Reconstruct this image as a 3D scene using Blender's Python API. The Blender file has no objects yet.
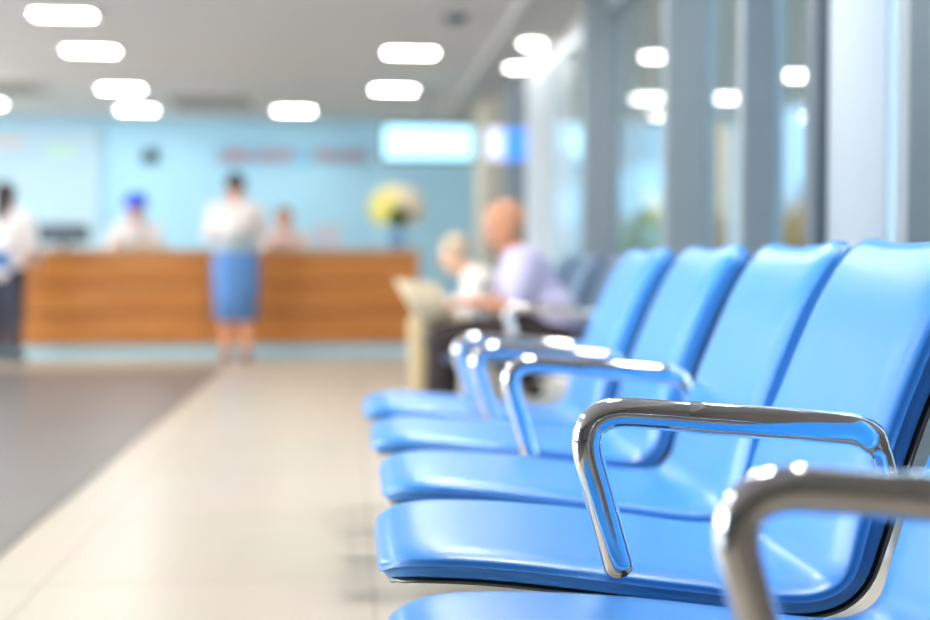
import bpy, bmesh, math, random
from mathutils import Vector, Matrix

C = bpy.context.scene.collection
R = math.radians
rnd = random.Random(7)

# ------------------------------------------------------------------ camera
cam_d = bpy.data.cameras.new('camera')
cam = bpy.data.objects.new('camera', cam_d)
C.objects.link(cam)
cam.location = (0, 0, 0.88)
cam_d.sensor_width = 36.0
cam_d.lens = 1230 / 930 * 36.0
cam.rotation_euler = (R(90 - 2.23), 0, R(-5.34))
cam_d.dof.use_dof = True
cam_d.dof.focus_distance = 1.86
cam_d.dof.aperture_fstop = 1.35
cam_d.dof.aperture_blades = 0
cam_d.clip_start = 0.05
bpy.context.scene.camera = cam

# ------------------------------------------------------------------ world, view
sc = bpy.context.scene
sc.view_settings.view_transform = 'Standard'
sc.view_settings.look = 'None'
sc.view_settings.exposure = 0.58
sc.view_settings.gamma = 1.0
sc.view_settings.use_curve_mapping = False
w = bpy.data.worlds.new('daylight')
sc.world = w
w.use_nodes = True
nt = w.node_tree
bg = nt.nodes['Background']
tc = nt.nodes.new('ShaderNodeTexCoord')
sx = nt.nodes.new('ShaderNodeSeparateXYZ')
cr = nt.nodes.new('ShaderNodeValToRGB')
nt.links.new(tc.outputs['Generated'], sx.inputs[0])
nt.links.new(sx.outputs['Z'], cr.inputs[0])
nt.links.new(cr.outputs[0], bg.inputs[0])
cr.color_ramp.elements[0].position = 0.0
cr.color_ramp.elements[0].color = (0.80, 0.90, 0.96, 1)
cr.color_ramp.elements[1].position = 0.6
cr.color_ramp.elements[1].color = (0.42, 0.66, 0.95, 1)
bg.inputs[1].default_value = 2.2


def area(name, loc, rot, sx_, sy_, power, col=(1, 1, 1)):
    l = bpy.data.lights.new(name, 'AREA')
    l.shape = 'RECTANGLE'
    l.size = sx_
    l.size_y = sy_
    l.energy = power
    l.color = col
    o = bpy.data.objects.new(name, l)
    o.location = loc
    o.rotation_euler = rot
    C.objects.link(o)
    return o


# daylight entering through the big windows of the left wall (one light per opening)
for k, yy in enumerate((1.9, 5.4, 8.9, 12.4)):
    area('window_daylight', (-6.9, yy, 1.45), (0, R(-90), 0), 2.2, 2.9, (105, 105, 100, 75)[k], (0.90, 0.96, 1.0))

# ------------------------------------------------------------------ materials


def mat(name, col, rough=0.5, metal=0.0, spec=0.5, noise=0.0, nscale=8.0, bump=0.0, bscale=200.0, emit=None, estr=0.0, coat=0.0, trans=0.0):
    m = bpy.data.materials.new(name)
    m.use_nodes = True
    t = m.node_tree
    b = t.nodes['Principled BSDF']
    b.inputs['Base Color'].default_value = (*col, 1)
    b.inputs['Roughness'].default_value = rough
    b.inputs['Metallic'].default_value = metal
    b.inputs['Specular IOR Level'].default_value = spec
    b.inputs['Coat Weight'].default_value = coat
    b.inputs['Transmission Weight'].default_value = trans
    tcn = t.nodes.new('ShaderNodeTexCoord')
    if noise > 0:
        n = t.nodes.new('ShaderNodeTexNoise')
        n.inputs['Scale'].default_value = nscale
        n.inputs['Detail'].default_value = 4
        t.links.new(tcn.outputs['Object'], n.inputs['Vector'])
        mx = t.nodes.new('ShaderNodeMix')
        mx.data_type = 'RGBA'
        t.links.new(n.outputs['Fac'], mx.inputs['Factor'])
        mx.inputs['A'].default_value = (*[c * (1 - noise) for c in col], 1)
        mx.inputs['B'].default_value = (*[min(1, c * (1 + noise)) for c in col], 1)
        t.links.new(mx.outputs['Result'], b.inputs['Base Color'])
    if bump > 0:
        n2 = t.nodes.new('ShaderNodeTexNoise')
        n2.inputs['Scale'].default_value = bscale
        t.links.new(tcn.outputs['Object'], n2.inputs['Vector'])
        bp = t.nodes.new('ShaderNodeBump')
        bp.inputs['Strength'].default_value = bump
        bp.inputs['Distance'].default_value = 0.002
        t.links.new(n2.outputs['Fac'], bp.inputs['Height'])
        t.links.new(bp.outputs[0], b.inputs['Normal'])
    if emit:
        b.inputs['Emission Color'].default_value = (*emit, 1)
        b.inputs['Emission Strength'].default_value = estr
    return m


def S(r, g, b):
    def f(c):
        c /= 255
        return c / 12.92 if c <= 0.04045 else ((c + 0.055) / 1.055) ** 2.4
    return (f(r), f(g), f(b))


M = {}
M['vinyl'] = mat('blue_vinyl', S(46, 150, 238), 0.40, spec=0.8, noise=0.03, nscale=5, bump=0.08, bscale=900, coat=0.45)
M['vinyl'].node_tree.nodes['Principled BSDF'].inputs['Coat Roughness'].default_value = 0.28
M['piping'] = mat('blue_piping', S(40, 150, 232), 0.3, noise=0.02, coat=0.3)
M['gasket'] = mat('black_rubber', (0.008, 0.008, 0.01), 0.6, noise=0.05)
M['shell'] = mat('grey_shell', S(120, 122, 118), 0.35, metal=0.7, noise=0.04)
M['chrome'] = mat('chrome', (0.86, 0.86, 0.87), 0.06, metal=1.0, noise=0.01)
M['dark_steel'] = mat('dark_steel', S(58, 50, 46), 0.4, metal=0.4, noise=0.05)
M['ceiling'] = mat('ceiling_paint', S(206, 202, 200), 0.8, noise=0.015, nscale=1.2)
M['soffit'] = mat('soffit_paint', S(180, 178, 174), 0.7, noise=0.02)
M['bluewall'] = mat('blue_wall_paint', S(168, 214, 236), 0.7, noise=0.03, nscale=1.5)
M['palewall'] = mat('pale_wall_paint', S(184, 212, 226), 0.7, noise=0.02, nscale=1.5)
M['greywall'] = mat('grey_wall_paint', S(116, 108, 100), 0.8, noise=0.03, nscale=1.5)
M['beige'] = mat('beige_column_paint', S(206, 198, 182), 0.7, noise=0.03)
M['frame'] = mat('grey_window_frame', S(140, 150, 156), 0.4, metal=0.1, noise=0.03)
M['whiteframe'] = mat('white_window_frame', S(240, 246, 252), 0.35, noise=0.02)
M['light'] = mat('light_diffuser', (1, 1, 1), 0.5, emit=(1.0, 0.97, 0.92), estr=30)
M['light_soft'] = mat('downlight_diffuser', (1, 1, 1), 0.5, emit=(1.0, 0.96, 0.88), estr=9)
M['lightrim'] = mat('light_rim', S(225, 222, 215), 0.5, noise=0.01)
M['black'] = mat('black_plastic', (0.012, 0.014, 0.018), 0.35, noise=0.05)
M['greyplastic'] = mat('grey_plastic', S(86, 98, 108), 0.45, noise=0.04)
M['paleplastic'] = mat('pale_plastic', S(205, 205, 222), 0.45, noise=0.02)
M['screen'] = mat('lit_screen', S(150, 225, 255), 0.3, emit=(0.5, 0.86, 1.0), estr=1.1)
M['redsign'] = mat('mauve_letters', S(196, 136, 150), 0.5, noise=0.03)
M['plinth'] = mat('pale_blue_plinth', S(184, 224, 236), 0.3, noise=0.03)
M['ctop'] = mat('counter_top', S(196, 158, 118), 0.25, noise=0.04)
M['vase'] = mat('blue_glazed_vase', S(120, 160, 210), 0.15, noise=0.04)
M['stem'] = mat('green_stem', S(70, 110, 20), 0.6, noise=0.15)
M['leaf'] = mat('green_leaf', S(150, 176, 40), 0.55, noise=0.25, nscale=20)
M['yellow'] = mat('yellow_petals', S(252, 240, 140), 0.6, noise=0.1, nscale=20)
M['cream'] = mat('cream_petals', S(252, 238, 214), 0.6, noise=0.08, nscale=20)
M['newsprint'] = mat('newsprint', S(214, 200, 168), 0.8, noise=0.2, nscale=45)
M['skin'] = mat('skin_tan', S(224, 158, 120), 0.5, noise=0.05)
M['skin2'] = mat('skin_brown', S(206, 146, 112), 0.5, noise=0.06)
M['skin3'] = mat('skin_pale', S(232, 190, 160), 0.5, noise=0.05)
M['hair_dark'] = mat('dark_hair', S(44, 28, 20), 0.5, noise=0.3, nscale=60)
M['hair_brown'] = mat('reddish_hair', S(134, 72, 44), 0.5, noise=0.25, nscale=60)
M['hair_grey'] = mat('grey_hair', S(196, 176, 150), 0.6, noise=0.15, nscale=60)
M['white_cloth'] = mat('white_cloth', S(240, 230, 226), 0.8, noise=0.04)
M['grey_cloth'] = mat('grey_cloth', S(168, 176, 178), 0.8, noise=0.05)
M['denim'] = mat('denim', S(92, 138, 196), 0.8, noise=0.1, nscale=30)
M['denim_dark'] = mat('dark_denim', S(44, 96, 156), 0.8, noise=0.1, nscale=30)
M['charcoal'] = mat('charcoal_cloth', S(58, 60, 74), 0.85, noise=0.08)
M['dark_trouser'] = mat('dark_trouser_cloth', S(52, 42, 44), 0.85, noise=0.08)
M['lavender'] = mat('lavender_cloth', S(206, 200, 232), 0.8, noise=0.04)
M['beige_cloth'] = mat('beige_cloth', S(206, 186, 146), 0.85, noise=0.05)
M['cap_blue'] = mat('cap_blue', S(20, 90, 235), 0.6, noise=0.05)
M['shoe_brown'] = mat('shoe_leather', S(150, 80, 50), 0.5, noise=0.08)
M['shoe_pale'] = mat('pale_shoe', S(205, 222, 240), 0.5, noise=0.04)
M['eye'] = mat('eye_white', (0.8, 0.8, 0.78), 0.2, noise=0.01)
M['iris'] = mat('eye_iris', (0.02, 0.015, 0.01), 0.2, noise=0.01)
M['lips'] = mat('lips', S(176, 90, 82), 0.5, noise=0.03)
M['paving'] = mat('outdoor_paving', S(190, 188, 180), 0.8, noise=0.08)
M['facade'] = mat('facade_render', S(188, 208, 218), 0.8, noise=0.08, nscale=1.0)
M['facade2'] = mat('pale_facade', S(168, 198, 210), 0.8, noise=0.08, nscale=1.0)
M['tanwall'] = mat('tan_facade', S(196, 160, 112), 0.8, noise=0.08)
M['signwhite'] = mat('sign_white', S(214, 222, 250), 0.4, emit=(0.75, 0.8, 1.0), estr=0.5)
M['signblue'] = mat('sign_blue', S(50, 130, 240), 0.4, emit=(0.08, 0.3, 0.95), estr=0.6)
M['orange_soft'] = mat('soft_orange_print', S(232, 188, 176), 0.7, noise=0.05)
M['green_soft'] = mat('soft_green_print', S(190, 224, 206), 0.7, noise=0.05)
M['ventgrey'] = mat('vent_grey', S(150, 142, 134), 0.6, noise=0.03)


def glass_mat():
    m = bpy.data.materials.new('window_glass')
    m.use_nodes = True
    t = m.node_tree
    b = t.nodes['Principled BSDF']
    b.inputs['Base Color'].default_value = (0.86, 0.95, 0.96, 1)
    b.inputs['Roughness'].default_value = 0.0
    b.inputs['IOR'].default_value = 1.5
    b.inputs['Transmission Weight'].default_value = 1.0
    return m


M['glass'] = glass_mat()


def wood_mat():
    m = bpy.data.materials.new('orange_wood')
    m.use_nodes = True
    t = m.node_tree
    b = t.nodes['Principled BSDF']
    tcn = t.nodes.new('ShaderNodeTexCoord')
    mp = t.nodes.new('ShaderNodeMapping')
    mp.inputs['Scale'].default_value = (0.6, 1, 14)
    n = t.nodes.new('ShaderNodeTexNoise')
    n.inputs['Scale'].default_value = 2.2
    n.inputs['Detail'].default_value = 6
    r = t.nodes.new('ShaderNodeValToRGB')
    r.color_ramp.elements[0].position = 0.3
    r.color_ramp.elements[0].color = (*S(176, 100, 34), 1)
    r.color_ramp.elements[1].position = 0.72
    r.color_ramp.elements[1].color = (*S(206, 138, 70), 1)
    t.links.new(tcn.outputs['Object'], mp.inputs[0])
    t.links.new(mp.outputs[0], n.inputs['Vector'])
    t.links.new(n.outputs['Fac'], r.inputs[0])
    t.links.new(r.outputs[0], b.inputs['Base Color'])
    b.inputs['Roughness'].default_value = 0.4
    return m


M['wood'] = wood_mat()


def tile_mat(name, c1, c2, grout, size, off, rough):
    m = bpy.data.materials.new(name)
    m.use_nodes = True
    t = m.node_tree
    b = t.nodes['Principled BSDF']
    tcn = t.nodes.new('ShaderNodeTexCoord')
    mp = t.nodes.new('ShaderNodeMapping')
    mp.inputs['Location'].default_value = off
    br = t.nodes.new('ShaderNodeTexBrick')
    br.offset = 0.0
    br.inputs['Scale'].default_value = 1.0
    br.inputs['Brick Width'].default_value = size
    br.inputs['Row Height'].default_value = size
    br.inputs['Mortar Size'].default_value = 0.006
    br.inputs['Mortar Smooth'].default_value = 0.2
    br.inputs['Color1'].default_value = (*c1, 1)
    br.inputs['Color2'].default_value = (*c2, 1)
    br.inputs['Mortar'].default_value = (*grout, 1)
    n = t.nodes.new('ShaderNodeTexNoise')
    n.inputs['Scale'].default_value = 1.5
    n.inputs['Detail'].default_value = 5
    mx = t.nodes.new('ShaderNodeMix')
    mx.data_type = 'RGBA'
    mx.blend_type = 'MULTIPLY'
    mx.inputs['Factor'].default_value = 0.12
    t.links.new(tcn.outputs['Object'], mp.inputs[0])
    t.links.new(mp.outputs[0], br.inputs['Vector'])
    t.links.new(tcn.outputs['Object'], n.inputs['Vector'])
    t.links.new(br.outputs['Color'], mx.inputs['A'])
    t.links.new(n.outputs['Color'], mx.inputs['B'])
    t.links.new(mx.outputs['Result'], b.inputs['Base Color'])
    b.inputs['Roughness'].default_value = rough
    return m


M['floor'] = tile_mat('cream_floor_tile', S(208, 196, 178), S(204, 192, 174), S(182, 170, 152), 0.9, (0.84, 0.2, 0), 0.3)
M['floor_dark'] = tile_mat('grey_floor_tile', S(124, 119, 114), S(119, 114, 110), S(104, 100, 97), 0.6, (1.07, 0, 0), 0.32)

# ------------------------------------------------------------------ helpers


def obj(name, me, m=None, parent=None, smooth=True):
    o = bpy.data.objects.new(name, me)
    C.objects.link(o)
    if m is not None:
        me.materials.append(m)
    if smooth:
        for p in me.polygons:
            p.use_smooth = True
    if parent is not None:
        o.parent = parent
    return o


def bm_obj(name, bm, m=None, parent=None, smooth=False):
    bmesh.ops.recalc_face_normals(bm, faces=bm.faces)
    me = bpy.data.meshes.new(name)
    bm.to_mesh(me)
    bm.free()
    return obj(name, me, m, parent, smooth)


def tag(o, label, cat, group=None):
    o['label'] = label
    o['category'] = cat
    if group:
        o['group'] = group
    return o


def thing(name, label, cat, loc=(0, 0, 0), rz=0.0, group=None):
    o = bpy.data.objects.new(name, None)
    o.empty_display_size = 0.1
    C.objects.link(o)
    o.location = loc
    o.rotation_euler = (0, 0, rz)
    return tag(o, label, cat, group)


def add_box(bm, x0, x1, y0, y1, z0, z1, bev=0.0):
    r = bmesh.ops.create_cube(bm, size=1)
    vs = r['verts']
    for v in vs:
        v.co = Vector(((x0 + x1) / 2 + v.co.x * (x1 - x0), (y0 + y1) / 2 + v.co.y * (y1 - y0), (z0 + z1) / 2 + v.co.z * (z1 - z0)))
    if bev > 0:
        es = list({e for v in vs for e in v.link_edges})
        bmesh.ops.bevel(bm, geom=es, offset=bev, segments=2, affect='EDGES', profile=0.5)


def box(name, b, m, parent=None, bev=0.0, origin=None):
    bm = bmesh.new()
    add_box(bm, *b, bev=bev)
    return bm_obj(name, bm, m, parent)


def struct(name, b, m, bev=0.0):
    o = box(name, b, m, None, bev)
    o['kind'] = 'structure'
    return o


def lathe(bm, prof, c=(0, 0, 0), n=28):
    rings = []
    for r, z in prof:
        rings.append([bm.verts.new((c[0] + r * math.cos(2 * math.pi * k / n), c[1] + r * math.sin(2 * math.pi * k / n), c[2] + z)) for k in range(n)])
    for a, b in zip(rings, rings[1:]):
        for k in range(n):
            bm.faces.new((a[k], a[(k + 1) % n], b[(k + 1) % n], b[k]))
    bm.faces.new(rings[0][::-1])
    bm.faces.new(rings[-1])


def catmull(pts, n=12):
    P = [Vector(p) for p in pts]
    P = [P[0] * 2 - P[1]] + P + [P[-1] * 2 - P[-2]]
    out = []
    for i in range(1, len(P) - 2):
        for k in range(n):
            t = k / n
            a, b, c, d = P[i - 1], P[i], P[i + 1], P[i + 2]
            out.append(0.5 * ((2 * b) + (c - a) * t + (2 * a - 5 * b + 4 * c - d) * t * t + (3 * b - a - 3 * c + d) * t ** 3))
    out.append(P[-2].copy())
    return out


def sweep_xz(bm, path, ry, rn, n=24, caps=True, scale=None, lens=None):
    """elliptical tube along a path in the xz plane: ry across (y), rn in the plane"""
    rings = []
    for i, p in enumerate(path):
        a = path[max(0, i - 1)]
        b = path[min(len(path) - 1, i + 1)]
        t = (b - a).normalized()
        nn = Vector((-t.z, 0, t.x))
        s = scale(i / (len(path) - 1)) if scale else 1.0
        if lens:
            s = lens((p - path[0]).length / 0.02)
        rings.append([bm.verts.new(p + Vector((0, 1, 0)) * ry * s * math.cos(2 * math.pi * k / n) + nn * rn * s * math.sin(2 * math.pi * k / n)) for k in range(n)])
    for a, b in zip(rings, rings[1:]):
        for k in range(n):
            bm.faces.new((a[k], a[(k + 1) % n], b[(k + 1) % n], b[k]))
    if caps:      # caps on vertices of their own, so the tube keeps a crisp edge
        for rg in (rings[0][::-1], rings[-1]):
            bm.faces.new([bm.verts.new(v.co) for v in rg])


def round_path(pts, rad, n=10):
    """polyline with filleted corners; rad = list per inner corner"""
    P = [Vector(p) for p in pts]
    out = [P[0]]
    for i in range(1, len(P) - 1):
        r = rad[i - 1]
        a = (P[i - 1] - P[i]).normalized()
        b = (P[i + 1] - P[i]).normalized()
        p0, p1 = P[i] + a * r, P[i] + b * r
        for k in range(n + 1):
            t = k / n
            out.append((1 - t) ** 2 * p0 + 2 * t * (1 - t) * P[i] + t * t * p1)
    out.append(P[-1])
    res = [out[0]]
    for p in out[1:]:
        d = (p - res[-1]).length
        m = max(1, int(d / 0.02))
        q = res[-1].copy()
        for k in range(1, m + 1):
            res.append(q + (p - q) * k / m)
    return res


# ------------------------------------------------------------------ the room
GX, BY = 1.62, 16.0
struct('floor', (-7.0, GX, -5, BY, -0.1, 0), M['floor'])
struct('floor_dark', (-6.99, -1.045, -4.99, 10.35, 0.0, 0.004), M['floor_dark'])
struct('ceiling', (-7.0, GX, -5, BY, 2.7, 2.8), M['ceiling'])
struct('wall_back', (-7.0, GX + 0.1, BY, BY + 0.15, 0, 2.7), M['bluewall'])
struct('wall_front', (-7.0, GX + 0.1, -5.15, -5, 0, 2.7), M['greywall'])
# left wall with window openings; unseen near end closed to cut daylight
bm = bmesh.new()
add_box(bm, -7.15, -7.0, -5, BY, 0, 0.3)
add_box(bm, -7.15, -7.0, -5, BY, 2.6, 2.7)
ys = (1.9, 5.4, 8.9, 12.4)
prev = -5.0
for yy in ys:
    add_box(bm, -7.15, -7.0, prev, yy - 1.5, 0.3, 2.6)
    prev = yy + 1.5
add_box(bm, -7.15, -7.0, prev, BY, 0.3, 2.6)
o = bm_obj('wall_left', bm, M['palewall'])
o['kind'] = 'structure'
# soffit beside the glazing and pale panel on the far wall
struct('trim_1', (1.17, GX, -5, BY, 2.62, 2.7), M['soffit'])
struct('trim_2', (-5.6, -3.13, BY - 0.05, BY, 0.0, 2.6), M['palewall'], 0.01)
# column closing the glazing at the far end
struct('trim_3', (1.43, GX + 0.1, 12.9, 14.2, 0, 2.62), M['beige'], 0.01)
struct('wall_right', (GX, GX + 0.1, 14.2, BY, 0, 2.7), M['beige'])
struct('trim_4', (GX, GX + 0.1, 1.9, 12.9, 2.5, 2.7), M['soffit'])
struct('wall_right_light_block', (GX, GX + 0.1, -5, 1.9, 0, 2.7), M['greywall'])  # unseen stretch made solid to keep daylight off the near chair sides

# glazing: grey mullions (frames) and panes, each bay one window
fins = [(3.07, 'frame'), (3.61, 'whiteframe'), (4.63, 'frame'), (5.52, 'frame'), (7.52, 'frame'), (9.9, 'whiteframe'), (11.4, 'frame'), (12.9, None)]
prev = 1.9
k = 1
for y, kind in fins:
    bm = bmesh.new()
    if kind:
        add_box(bm, GX - (0.115 if y == 4.63 else 0.185), GX + 0.06, y, y + 0.07, 0, 2.62, 0.004)
    add_box(bm, GX - 0.03, GX + 0.05, prev, y, 0, 0.09)
    add_box(bm, GX - 0.03, GX + 0.05, prev, y, 2.42, 2.5)
    o = bm_obj('window_%d' % k, bm, M[kind or 'frame'])
    o['kind'] = 'structure'
    pane = box('pane', (GX, GX + 0.012, prev, y, 0.09, 2.42), M['glass'], o)
    prev = y + (0.07 if kind else 0)
    k += 1
# dark edge strip on the white post
struct('trim_5', (GX - 0.225, GX - 0.186, 3.60, 3.69, 0, 2.62), M['greyplastic'])

# outside the glazing
o = struct('ground_outside', (GX + 0.1, 40, -20, 60, -0.15, -0.02), M['paving'])


def facade(x, y0, y1, h, m, label):
    t = thing('building', label, 'building', (x, y0, -0.02))
    box('wall', (0, 3, 0, y1 - y0, 0, h), m, t)
    n = int((y1 - y0) / 2.2)
    for i in range(n):
        for z in (0.9, 3.6):
            if z + 1.4 < h:
                f = box('window', (-0.06, 0.0, 0.6 + i * 2.2, 1.8 + i * 2.2, z, z + 1.4), M['frame'], t)
                box('pane', (-0.075, -0.06, 0.68 + i * 2.2, 1.72 + i * 2.2, z + 0.08, z + 1.32), M['greyplastic'], f)
    return t


facade(8.0, 4.0, 23.6, 8.0, M['facade'], 'nearer blue-grey building outside the glazing')
facade(8.0, 23.7, 27.2, 8.0, M['tanwall'], 'narrow tan building outside between the two blue-grey ones')
facade(8.0, 27.3, 70.0, 10.0, M['facade2'], 'farther pale blue building outside the glazing, behind the tan one')
# made-up roof outside, carrying lit panels that stand in for glass reflections
struct('ceiling_added_outside', (GX + 0.1, 5.2, 6.0, 16.0, 2.7, 2.8), M['beige'])
for i, yy in enumerate((6.3, 11.0, 15.7)):
    struct('pillar_added_%d' % (i + 1), (4.95, 5.15, yy - 0.1, yy + 0.1, -0.02, 2.7), M['whiteframe'], 0.01)


def shrub(x, y, h, cols, label):
    t = thing('shrub', label, 'shrub', (x, y, -0.02), 0)
    bm = bmesh.new()
    rs = random.Random(int(y * 10))
    for i in range(900):
        u, v, q = rs.uniform(-1, 1), rs.uniform(0, 2 * math.pi), rs.random() ** 0.4
        rr = math.sqrt(1 - u * u)
        c = Vector((0.62 * q * rr * math.cos(v), 0.75 * q * rr * math.sin(v), h * 0.58 + h * 0.42 * q * u))
        rot = Matrix.Rotation(rs.uniform(0, 6.28), 3, 'Z') @ Matrix.Rotation(rs.uniform(0, 3.14), 3, 'X')
        L = rs.uniform(0.07, 0.12)
        vs = [bm.verts.new(c + rot @ Vector(p)) for p in ((-L, 0, 0), (0, -L * 0.5, 0.008), (L, 0, 0), (0, L * 0.5, 0.008))]
        bm.faces.new(vs)
    bm_obj('foliage', bm, cols, t)
    for k in range(5):
        bm = bmesh.new()
        strut2(bm, (0.03 * math.cos(k * 1.26), 0.03 * math.sin(k * 1.26), 0), (0.35 * math.cos(k * 1.26), 0.35 * math.sin(k * 1.26), h * 0.75), 0.022, 0.008)
        bm_obj('stem', bm, M['dark_steel'], t, True)
    return t


def strut2(bm, a, b, r0, r1):
    return strut(bm, a, b, r0, r1, 8)


M['autumn'] = mat('autumn_leaves', S(214, 164, 74), 0.7, noise=0.3, nscale=6)
M['greenleaf'] = mat('shrub_leaves', S(150, 168, 96), 0.7, noise=0.3, nscale=6)

# ------------------------------------------------------------------ ceiling lights


def ceiling_light(x, y, label, group, sx_=0.42, sy_=0.22, watts=0):
    t = thing('ceiling_light', label, 'ceiling light', (x, y, 2.7), 0, group)
    bm = bmesh.new()
    for a in ((-sx_ / 2 - 0.02, -sx_ / 2), (sx_ / 2, sx_ / 2 + 0.02)):
        add_box(bm, a[0], a[1], -sy_ / 2 - 0.02, sy_ / 2 + 0.02, -0.02, 0)
    for a in ((-sy_ / 2 - 0.02, -sy_ / 2), (sy_ / 2, sy_ / 2 + 0.02)):
        add_box(bm, -sx_ / 2, sx_ / 2, a[0], a[1], -0.02, 0)
    bm_obj('rim', bm, M['lightrim'], t)
    box('diffuser', (-sx_ / 2, sx_ / 2, -sy_ / 2, sy_ / 2, -0.012, -0.002), M['light'], t)
    if watts:      # extra light below the diffuser, put in to brighten the chair seats
        l = area('added_light', (0, 0, -0.02), (0, 0, 0), sx_, sy_, watts, (1.0, 0.97, 0.93))
        l.parent = t
    return t


spots = [
    (-2.08, 9.3, 'square lit ceiling panel nearest the camera in the row on the left'),
    (-2.20, 10.85, 'square lit ceiling panel second from the camera in the left row'),
    (-2.37, 13.2, 'square lit ceiling panel third from the camera in the left row'),
    (-2.51, 15.0, 'square lit ceiling panel of the left row closest to the blue wall'),
    (0.53, 10.7, 'square lit ceiling panel above the waiting area, nearer of the pair before the screen'),
    (0.47, 13.0, 'square lit ceiling panel directly before the hanging screen'),
    (-0.66, 14.9, 'lone lit ceiling panel near the blue wall between the other rows'),
    (-4.16, 14.6, 'lit ceiling panel cut by the left edge, over the pale wall panel'),
]
for x, y, lab in spots:
    ceiling_light(x, y, lab, 'lit square ceiling panels')
for x in (-4.4, -2.12, 0.5):
    for y in (2.6, 4.8, 7.0):
        ceiling_light(x, y, 'square lit ceiling panel over the near half of the hall', 'ceiling panels over the near half', watts=12 if x > 0 else 5)
for x, y, lab in ((1.44, 9.7, 'small round lit downlight in the soffit, the nearer of the two in view'), (1.48, 10.9, 'small round lit downlight in the soffit, the farther one'), (1.36, 2.75, 'made-up small round downlight in the soffit, added out of view to brighten the white post')):
    t = thing('downlight', lab, 'downlight', (x, y, 2.62), 0, 'soffit downlights')
    bm = bmesh.new()
    lathe(bm, [(0.10, -0.015), (0.12, -0.01), (0.12, 0.0), (0.10, 0.0)])
    bm_obj('rim', bm, M['lightrim'], t)
    bm = bmesh.new()
    lathe(bm, [(0.095, -0.022), (0.095, -0.016)])
    bm_obj('diffuser', bm, M['light_soft'], t)
    if y < 4:  # the near downlight is added, out of view, to brighten the white post
        l = area('added_light', (0, 0, -0.03), (0, 0, 0), 0.16, 0.16, 9, (1.0, 0.98, 0.95))
        l.parent = t
for x, y, sx_, sy_, lab in ((-1.55, 14.2, 1.0, 1.4, 'grey ceiling air vent between the lit panels near the blue wall'), (-3.7, 13.2, 1.1, 1.2, 'grey ceiling air vent above the pale wall panel')):
    t = thing('ceiling_vent', lab, 'air vent', (x, y, 2.7))
    bm = bmesh.new()
    add_box(bm, -sx_ / 2, sx_ / 2, -sy_ / 2, -sy_ / 2 + 0.04, -0.02, 0)
    add_box(bm, -sx_ / 2, sx_ / 2, sy_ / 2 - 0.04, sy_ / 2, -0.02, 0)
    add_box(bm, -sx_ / 2, -sx_ / 2 + 0.04, -sy_ / 2 + 0.04, sy_ / 2 - 0.04, -0.02, 0)
    add_box(bm, sx_ / 2 - 0.04, sx_ / 2, -sy_ / 2 + 0.04, sy_ / 2 - 0.04, -0.02, 0)
    bm_obj('frame', bm, M['lightrim'], t)
    bm = bmesh.new()
    q = -sy_ / 2 + 0.06
    while q < sy_ / 2 - 0.06:
        add_box(bm, -sx_ / 2 + 0.04, sx_ / 2 - 0.04, q, q + 0.03, -0.018, -0.002)
        q += 0.06
    bm_obj('grille', bm, M['ventgrey'], t)
t = thing('smoke_detector', 'small dark round detector on the ceiling above the soffit corner', 'smoke detector', (0.78, 9.15, 2.7))
bm = bmesh.new()
lathe(bm, [(0.03, -0.06), (0.07, -0.05), (0.09, -0.02), (0.09, 0.0)])
bm_obj('housing', bm, M['greyplastic'], t, True)

for x, y, lab in ((4.3, 11.65, 'made-up lit panel outside standing in for a light reflected in the glazing, nearest of the panels there'),
                  (4.1, 13.3, 'made-up lit panel outside standing in for a light reflected in the glazing, by the far outer edge'),
                  (3.3, 13.4, 'made-up lit panel outside standing in for a light reflected in the glazing, in the middle of the roof')):
    ceiling_light(x, y, lab, 'made-up outdoor panels standing in for reflected lights', 0.34, 0.34)  # glowing panels put in where the glass shows reflected ceiling lights

# ------------------------------------------------------------------ back wall things
t = thing('wall_screen', 'wide lit pale blue screen hanging before the blue wall', 'screen', (0.83, 13.0, 0))
box('casing', (-0.50, 0.50, -0.03, 0.05, 1.93, 2.34), M['black'], t, 0.01)
box('display', (-0.47, 0.47, -0.036, -0.028, 1.965, 2.305), M['screen'], t)
bm = bmesh.new()
add_box(bm, -0.02, 0.02, 0.0, 0.04, 2.34, 2.7)
add_box(bm, -0.1, 0.1, -0.04, 0.08, 2.68, 2.7)
bm_obj('ceiling_mount', bm, M['frame'], t)

t = thing('wall_sign', 'long mauve lettered sign high on the blue wall over the counter', 'sign', (-0.72, BY, 0))
box('backing', (-0.98, 0.98, -0.02, 0.0, 2.11, 2.37), mat('sign_backing', S(136, 204, 232), 0.6, noise=0.02), t)
bm = bmesh.new()
x = -0.94
first_word = True
while x < 0.94:
    if x > 0.1 and first_word:
        bm_obj('lettering', bm, M['redsign'], t)
        bm = bmesh.new()
        first_word = False
    wdt = rnd.choice((0.05, 0.07, 0.09))
    if not (0.05 < x + wdt and x < 0.17):
        add_box(bm, x, x + 0.022, -0.04, -0.02, 2.155, 2.325)
        add_box(bm, x + 0.022, x + wdt, -0.04, -0.02, 2.155 + rnd.choice((0, 0.07, 0.14)), 2.185 + rnd.choice((0, 0.07, 0.14)))
        if rnd.random() < 0.6:
            add_box(bm, x + wdt, x + wdt + 0.02, -0.04, -0.02, 2.155, 2.325)
    x += wdt + 0.035
bm_obj('lettering', bm, M['redsign'], t)

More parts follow.
